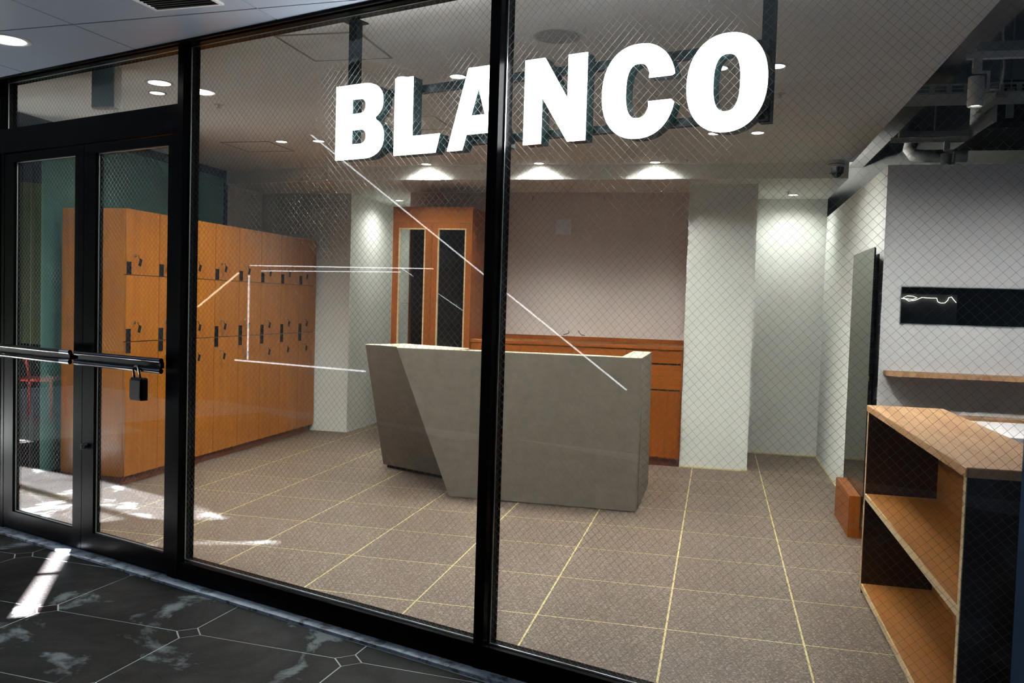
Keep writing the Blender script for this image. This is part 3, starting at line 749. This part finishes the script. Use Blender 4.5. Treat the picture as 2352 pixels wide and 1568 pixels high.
# ------------------------------------------------------------------ tall display cabinet
tc_ = tag(empty('display_cabinet', (-3.16, -0.07, 0)), 'tall orange-brown wooden display cabinet with glass doors', 'cabinet')
x0, x1, H = -0.405, 0.405, 2.377
cb = MB()
cb.box(x0, x0+0.022, 0.0, 0.03, 0.0, H); cb.box(x0, x0+0.022, 0.47, 0.58, 0.0, H); cb.box(x0, x0+0.022, 0.03, 0.47, 0.0, 0.3); cb.box(x0, x0+0.022, 0.03, 0.47, 2.20, H); cb.box(x1-0.022, x1, 0.0, 0.58, 0, H)
cb.box(x0+0.022, x1-0.022, 0.56, 0.58, 0, H); cb.box(x0+0.022, x1-0.022, 0.02, 0.56, H-0.02, H); cb.box(x0+0.022, x1-0.022, 0.02, 0.56, 0.08, 0.10)
cb.build('carcass', 'cabinet_wood', tc_)
MB().box(x0, x1, -0.020, 0.0, 2.228, H).build('header', 'cabinet_wood_long', tc_)
MB().box(x0+0.02, x1-0.02, 0.02, 0.04, 0.0, 0.08).build('plinth', 'plinth_wood', tc_)
for dx0, dx1, gx0, gx1 in ((x0+0.001, -0.0015, 0.062, 0.065), (0.0015, x1-0.001, 0.058, 0.058)):
    d_ = MB(); za, zb = 0.10, 2.224; ga, gb = 0.30, 2.170
    d_.box(dx0, dx0+gx0, -0.020, 0.0, za, zb); d_.box(dx1-gx1, dx1, -0.020, 0.0, za, zb)
    d_.box(dx0+gx0, dx1-gx1, -0.020, 0.0, za, ga); d_.box(dx0+gx0, dx1-gx1, -0.020, 0.0, gb, zb)
    D_ = d_.build('cabinet_door', 'cabinet_wood', tc_)
    a0, a1 = dx0+gx0, dx1-gx1
    e_ = MB(); k = 0.013
    e_.box(a0, a0+k, -0.022, 0.0, ga, gb); e_.box(a1-k, a1, -0.022, 0.0, ga, gb); e_.box(a0+k, a1-k, -0.022, 0.0, ga, ga+k); e_.box(a0+k, a1-k, -0.022, 0.0, gb-k, gb)
    e_.build('pale_edging', 'pale_edge', D_)
    MB().box(a0+k, a1-k, -0.012, -0.008, ga+k, gb-k).build('glass_pane', 'clear_glass', D_)
MB().box(x0+0.023, x1-0.023, 0.50, 0.555, 0.10, 2.356).build('dark_back', 'dark_panel', tc_)
for z in (0.72, 1.13, 1.43, 1.77):
    MB().box(x0+0.024, x1-0.024, 0.05, 0.49, z, z+0.008).build('glass_shelf', 'clear_glass', tc_)
MB().box(x0+0.008, x0+0.012, 0.03, 0.47, 0.30, 2.20).build('side_pane', 'clear_glass', tc_)

# ------------------------------------------------------------------ back counter with drawers
bc = tag(empty('drawer_counter', (-1.74, -0.06, 0)), 'long orange-brown wooden drawer counter along the back wall', 'counter')
bx0, bx1 = -1.01, 1.018
b_ = MB().box(bx0, bx1, 0.0, 0.588, 0.07, 1.075); b_.build('carcass', 'cabinet_wood', bc)
MB().box(bx0, bx1, 0.03, 0.588, 0.0, 0.07).build('plinth', 'plinth_wood', bc)
MB().bevel_box(bx0, bx1, -0.022, 0.588, 1.078, 1.109, 0.003).build('worktop', 'cabinet_wood_long', bc)
MB().box(bx0, bx1, 0.568, 0.588, 1.109, 1.15).build('upstand', 'cabinet_wood_long', bc)
uw = (bx1-bx0-0.02)/4
for k in range(4):
    u0 = bx0+0.008+k*uw; u1 = u0+uw-0.006
    for z0, z1 in ((0.955, 1.07), (0.715, 0.938)):
        MB().box(u0, u1, -0.018, 0.0, z0, z1).build('drawer', 'cabinet_wood_long', bc)
        MB().box(u0, u1, -0.004, -0.0005, z0-0.016, z0-0.001).build('finger_gap_shade', 'dark_void', bc)  # near-black strip stands for the shade under each drawer
    MB().box(u0, u1, -0.018, 0.0, 0.09, 0.698).build('cabinet_door', 'cabinet_wood', bc)

# things on the back wall
refl = tag(MB().box(-0.075, 0.075, -0.006, 0.0, -0.075, 0.075).build('reflection_patch', 'booth_white', None, (-1.98, BY, 2.25)), 'small pale square standing for reflected light on the mauve back wall', 'light patch')  # pale sheet painted in place of light reflected on the wall
for x, lab in ((-2.30, 'small dark hook high on the back wall above the pale square'), (-1.57, 'small dark hook high on the back wall toward the pillar')):
    h_ = MB().path([(0, 0, 0), (0, -0.012, 0), (0, -0.014, -0.012), (0, -0.014, -0.045)], 0.003, 6)
    tag(h_.build('wall_hook', 'black_plastic', None, (x, BY, 2.56)), lab, 'hook', 'hooks on the back wall')
for x, r_, lab in ((-1.93, 0.0, 'short dark cable end lying low behind the drawer counter'), (-1.72, 1.0, 'short dark cable end curling up behind the drawer counter')):
    cpts = [(0.0, 0.0, 0.01), (0.0, -0.03, 0.012), (0.03*(1-2*r_), -0.05, 0.02), (0.06*(1-2*r_), -0.05, 0.035+0.02*r_), (0.05*(1-2*r_), -0.04, 0.055)]
    tag(MB().path(cpts, 0.0035, 6).build('cable_stub', 'black_plastic', None, (x, BY-0.03, 1.152)), lab, 'cable', 'cable ends behind the counter')

# ------------------------------------------------------------------ leaning mirror and its wooden base
mir = tag(empty('standing_mirror', (0.53, -1.78, 0)), 'tall frameless mirror standing in a wooden block', 'mirror')
MB().box(0.0, 0.006, -0.44, 0.44, 0.06, 1.89).build('mirror_sheet', 'mirror', mir)
MB().box(0.0062, 0.012, -0.435, 0.435, 0.06, 1.885).build('backing', 'black_plastic', mir)
bs = MB().bevel_box(-0.075, -0.002, -0.40, 0.26, 0.0, 0.275, 0.003); bs.box(0.014, 0.05, -0.40, 0.26, 0.0, 0.275); bs.box(-0.002, 0.014, -0.40, 0.26, 0.0, 0.058)
bs.build('wooden_base', 'cabinet_wood', mir)
struct(MB().box(0.588, 0.60, -2.0, -1.25, 0.0, 1.86).build('wall_black_panel', 'dark_void'), 'black panel on the wall behind the mirror')  # flat near-black sheet against the wall

# ------------------------------------------------------------------ low shelf unit beside the glass
su = tag(empty('shelf_unit', (0.36, -4.25, 0)), 'low open wooden shelf unit with pale strip-wood top', 'shelf')
Y0, Y1 = -0.93, 0.92; D = 0.36
MB().bevel_box(-0.008, D, Y0-0.01, Y1, 0.955, 0.987, 0.003).build('top', 'strip_wood', su)
MB().box(0.0, D, Y1-0.025, Y1, 0.0, 0.955).build('end_panel', 'dark_panel', su)
MB().box(0.0, D, Y0, Y0+0.03, 0.0, 0.955).build('end_panel', 'dark_panel', su)
MB().box(D-0.018, D, Y0+0.03, Y1-0.025, 0.03, 0.955).build('back_panel', 'shelf_ply', su)
for z in (0.02, 0.495):
    MB().box(0.006, D-0.018, Y0+0.03, Y1-0.025, z, z+0.03).build('shelf_board', 'shelf_ply', su)
ed = MB(); ed.box(0.0, 0.006, Y0+0.03, Y1-0.025, 0.495, 0.525); ed.box(0.0, 0.006, Y0+0.03, Y1-0.025, 0.02, 0.05)
ed.box(-0.003, 0.0, Y0, Y0+0.03, 0.0, 0.955); ed.box(-0.003, 0.0, Y1-0.025, Y1, 0.0, 0.955)
ed.build('pale_edging', 'pale_edge', su)
# desk behind it, against the booth wall
dk = tag(empty('desk', (1.8, -2.622, 0)), 'pale desk against the booth wall behind the shelf unit', 'desk')
MB().box(-1.0, 1.0, -0.45, 0.29, 0.80, 0.825).build('desk_top', 'booth_white', dk)
MB().box(-1.0, 1.0, 0.29, 0.45, 0.80, 0.84).build('wood_strip', 'strip_wood', dk)
for x in (-0.98, 0.95):
    MB().box(x, x+0.03, -0.42, 0.44, 0.0, 0.80).build('leg_panel', 'shelf_ply', dk)
# wall shelf on the booth
ws = MB(); R_ = 0.07
pl = [(2.4, 0.0), (0.0, 0.0)] + [(R_-R_*math.cos(a_), -0.15+R_-R_*math.sin(a_)) for a_ in [PI/2*k/6 for k in range(7)]] + [(2.4, -0.15)]
ws.prism(pl, -0.028, 0.0)
tag(ws.build('wall_shelf', 'strip_wood', None, (0.63, -2.15, 1.102)), 'thin rounded wooden shelf on the white booth wall', 'shelf')
# slot window of the booth
sw = struct(empty('window_5', (0.71, -2.15, 1.402)), 'dark slot window in the booth wall')
MB().box(0.006, BX-0.71, 0.03, 0.036, 0.006, 0.242).build('pane', 'clear_glass', sw)
for b_ in ((0, BX-0.71, -0.004, 0.10, 0.0, 0.006), (0, BX-0.71, -0.004, 0.10, 0.242, 0.248), (0.0, 0.006, -0.004, 0.10, 0.006, 0.242)):
    MB().box(*b_).build('frame_bar', 'aluminium', sw)
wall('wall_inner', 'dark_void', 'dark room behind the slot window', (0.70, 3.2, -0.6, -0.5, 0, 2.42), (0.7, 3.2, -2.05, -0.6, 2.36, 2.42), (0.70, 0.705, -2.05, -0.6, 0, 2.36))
tag(MB().box(-0.21, 0.21, 0, 0.03, 0.0, 1.62).build('grey_board', 'services_beam', None, (1.045, -1.3, 0.0)), 'plain grey board standing inside the dark booth', 'board')
ls = MB().path([(0.47*q[0], q[1], 0.62*q[2]) for q in [(0.0, 0, 0.0), (0.12, 0.0, -0.004), (0.22, 0, -0.012), (0.28, 0, 0.01), (0.22, 0, 0.028), (0.14, 0, 0.03), (0.08, 0, 0.01), (0.16, 0, -0.03), (0.25, 0, -0.02), (0.35, 0, 0.015), (0.48, 0, 0.01), (0.56, 0, 0.012), (0.58, 0, -0.03), (0.62, 0, -0.045), (0.68, 0, -0.042), (0.72, 0, -0.01), (0.73, 0, 0.02), (0.77, 0, 0.03), (0.80, 0, 0.0), (0.84, 0, -0.035)]], 0.0022, 6)
tag(ls.build('glow_squiggle', 'squiggle_glow', None, (0.85, -1.315, 1.585)), 'made-up squiggly glowing line behind the booth slot window', 'light')  # glowing line put in for the squiggle mirrored in the slot window

# ------------------------------------------------------------------ services hanging above the booth
def track(y, z, xa, xb, label):
    e = tag(empty('light_track', (xa, y, z)), label, 'track')
    MB().box(0, xb-xa, -0.018, 0.018, -0.012, 0.022).build('rail', 'fixture_white', e)
    MB().box(0.05, xb-xa, -0.03, 0.03, 0.026, 0.066).build('channel', 'galvanised', e)
    for x in (0.3, 1.2):
        MB().tube((x, 0, 0.066), (x, 0, 3.55-z), 0.005, 6).build('hanger_rod', 'galvanised', e)
    MB().tube((-0.005, 0, 0.005), (0.03, 0, 0.005), 0.021, 10).build('end_cap', 'fixture_white', e)
def track_spot(x, y, z, label, on):
    e = tag(empty('track_spotlight', (x, y, z)), label, 'spotlight', 'track spotlights above the booth')
    MB().box(-0.02, 0.02, -0.018, 0.018, -0.06, 0.0).build('adapter', 'fixture_white', e)
    a_ = MB().box(-0.02, 0.062, -0.006, 0.006, -0.072, -0.060); a_.box(0.05, 0.062, -0.006, 0.006, -0.15, -0.072); a_.box(0.036, 0.062, -0.006, 0.006, -0.162, -0.150)
    a_.build('bracket', 'fixture_white', e)
    MB().lathe([(0.0, -0.088), (0.034, -0.088), (0.038, -0.092), (0.038, -0.235), (0.034, -0.239), (0.033, -0.226), (0.0, -0.226)], n=24).build('can', 'fixture_white', e)
    if on:
        MB().disc(0.032, -0.2275, n=20, down=True).build('lamp', 'lamp_glow', e)
        ld = bpy.data.lights.new('lamp_light', 'SPOT'); ld.energy = 34; ld.spot_size = math.radians(165); ld.spot_blend = 1.0; ld.color = (1, 0.96, 0.96); ld.shadow_soft_size = 0.03
        lo = bpy.data.objects.new('lamp_light', ld); col.objects.link(lo); lo.parent = e; lo.location = (0, 0, -0.245)
track(-3.30, 2.775, 0.755, 3.0, 'white lighting track with the lit spotlight under the dark slab')
track_spot(0.80, -3.30, 2.763, 'white track spotlight can switched on over the shelf unit', True)
track(-1.0, 2.785, 0.81, 3.0, 'grey lighting track low above the booth wall')
track_spot(1.20, -1.0, 2.773, 'white track spotlight can half hidden by the booth wall', False)
track_spot(2.05, -3.30, 2.763, 'unseen track spotlight can added over the desk to brighten the booth wall', True)  # extra lamp out of view, added to lift the booth wall
track_spot(1.45, -3.30, 2.763, 'unseen track spotlight can added mid-track to brighten the booth wall', True)  # second added lamp out of view, also for the booth wall
# cable tray
ct = tag(empty('cable_tray', (0.65, -2.6, 2.71)), 'slotted galvanised cable tray above the booth', 'tray')
tl_ = 2.4
side = MB(); nsl = 26; pit = tl_/nsl
side.box(0, tl_, 0, 0.002, 0.045, 0.056); side.box(0, tl_, 0, 0.002, 0.072, 0.077); side.box(0, tl_, 0, 0.002, 0.093, 0.105)
for k in range(nsl+1):
    xa = max(0, k*pit-0.014); xb = min(tl_, k*pit+0.014)
    side.box(xa, xb, 0, 0.002, 0.056, 0.072); side.box(xa, xb, 0, 0.002, 0.077, 0.093)
side.build('slotted_side', 'galvanised', ct)
MB().box(0, tl_, 0.002, 0.30, 0.045, 0.047).build('tray_bed', 'galvanised', ct)
MB().box(0, tl_, 0.298, 0.30, 0.047, 0.105).build('rear_side', 'galvanised', ct)
for x in (0.42, 1.5):
    MB().box(x, x+0.05, -0.05, 0.36, 0.008, 0.044).build('bracket', 'galvanised', ct)
    for y in (-0.035, 0.34): MB().tube((x+0.025, y, 0.02), (x+0.025, y, 0.84), 0.005, 6).build('hanger_rod', 'galvanised', ct)
# air unit
ac = tag(empty('air_conditioner', (1.65, -1.45, 2.70)), 'ceiling air conditioner cassette with grey tapered panel', 'air conditioner')
MB().hull8([(-0.42, -0.42, 0.0), (0.42, -0.42, 0.0), (0.42, 0.42, 0.0), (-0.42, 0.42, 0.0)], [(-0.34, -0.34, 0.055), (0.34, -0.34, 0.055), (0.34, 0.34, 0.055), (-0.34, 0.34, 0.055)]).build('panel', 'services_beam', ac)
MB().box(-0.33, 0.33, -0.33, 0.33, 0.056, 0.33).build('body', 'dark_void', ac)
hb = MB().box(-0.28, -0.235, -0.345, -0.331, 0.08, 0.27); hb.tube((-0.257, -0.34, 0.27), (-0.257, -0.34, 0.85), 0.005, 6)
hb.build('hanger_bracket', 'galvanised', ac)
# pipes
pd = MB().path([(0.0, 0.0, 0.30), (-0.03, -0.05, 0.12), (-0.06, -0.10, 0.02), (-0.03, -0.12, -0.03), (0.05, -0.12, -0.04), (0.4, -0.12, -0.04)], 0.055, 14)
tag(pd.build('drain_pipe', 'services_grey', None, (1.22, 0.25, 2.90)), 'dark bent pipe beside the ceiling edge', 'pipe')
cb2 = MB().path([(0, 0, 0.78), (0.0, 0.0, 0.55), (-0.02, 0.0, 0.3), (0.0, 0.01, 0.1), (-0.01, 0, 0.0)], 0.006, 6)
tag(cb2.build('hanging_cable', 'fixture_white', None, (1.08, -2.75, 2.77)), 'thin pale cable hanging from the slab to the tray', 'cable')

# ------------------------------------------------------------------ light tubes on the facade across the passage (mirrored in the glass)
def facade_tube(p, q, r, mat, label):
    P, Q = SF(p[0], -5.0, p[1]), SF(q[0], -5.0, q[1])
    e = tag(empty('light_tube', P), label, 'light', 'light tubes across the passage')
    MB().tube((0, 0, 0), Q-P, r, 8).build('tube', mat, e)
    bk_ = MB(); n_ = -SN*0.10
    for k in (0.1, 0.9): bk_.tube((Q-P)*k, (Q-P)*k+n_, 0.01, 6)
    bk_.build('bracket', 'black_metal', e)
rch = tag(empty('red_chair', SF(-6.0, -2.7, 0), RZ+0.9), 'red metal chair across the passage, mirrored in the glass door', 'chair')
MB().bevel_box(-0.21, 0.21, -0.21, 0.21, 0.435, 0.46, 0.004).build('seat', 'letter_red', rch)
for lx_, ly_ in ((-0.19, -0.19), (0.19, -0.19), (-0.19, 0.19), (0.19, 0.19)):
    MB().tube((lx_*1.08, ly_*1.08, 0.0), (lx_, ly_, 0.436), 0.014, 10).build('leg', 'letter_red', rch)
for lx_ in (-0.18, 0.18):
    MB().tube((lx_, 0.19, 0.46), (lx_, 0.26, 0.84), 0.013, 10).build('back_post', 'letter_red', rch)
MB().hull8([(-0.18, 0.222, 0.64), (0.18, 0.222, 0.64), (0.18, 0.236, 0.64), (-0.18, 0.236, 0.64)], [(-0.18, 0.252, 0.82), (0.18, 0.252, 0.82), (0.18, 0.266, 0.82), (-0.18, 0.266, 0.82)]).build('backrest', 'letter_red', rch)
TUBES = [((-6.26, 1.29), (-5.45, 1.76), 0.011, 'tube_warm', 'peach-coloured slanting light tube on the facade across the passage'),
         ((-5.25, 1.73), (-5.25, 0.62), 0.009, 'tube_glow', 'white upright light tube on the facade across the passage'),
         ((-5.49, 0.60), (-3.20, 0.60), 0.010, 'tube_glow', 'white low level light tube on the facade across the passage'),
         ((-5.23, 1.86), (-2.23, 1.83), 0.006, 'tube_glow', 'thin white level light tube, upper of a close pair'),
         ((-5.02, 1.79), (-2.70, 1.79), 0.005, 'tube_glow', 'thin white level light tube, lower of a close pair'),
         ((-4.36, 3.60), (0.20, 0.64), 0.008, 'tube_glow', 'longest white slanting light tube on the facade across the passage')]
for T_ in TUBES: facade_tube(*T_)
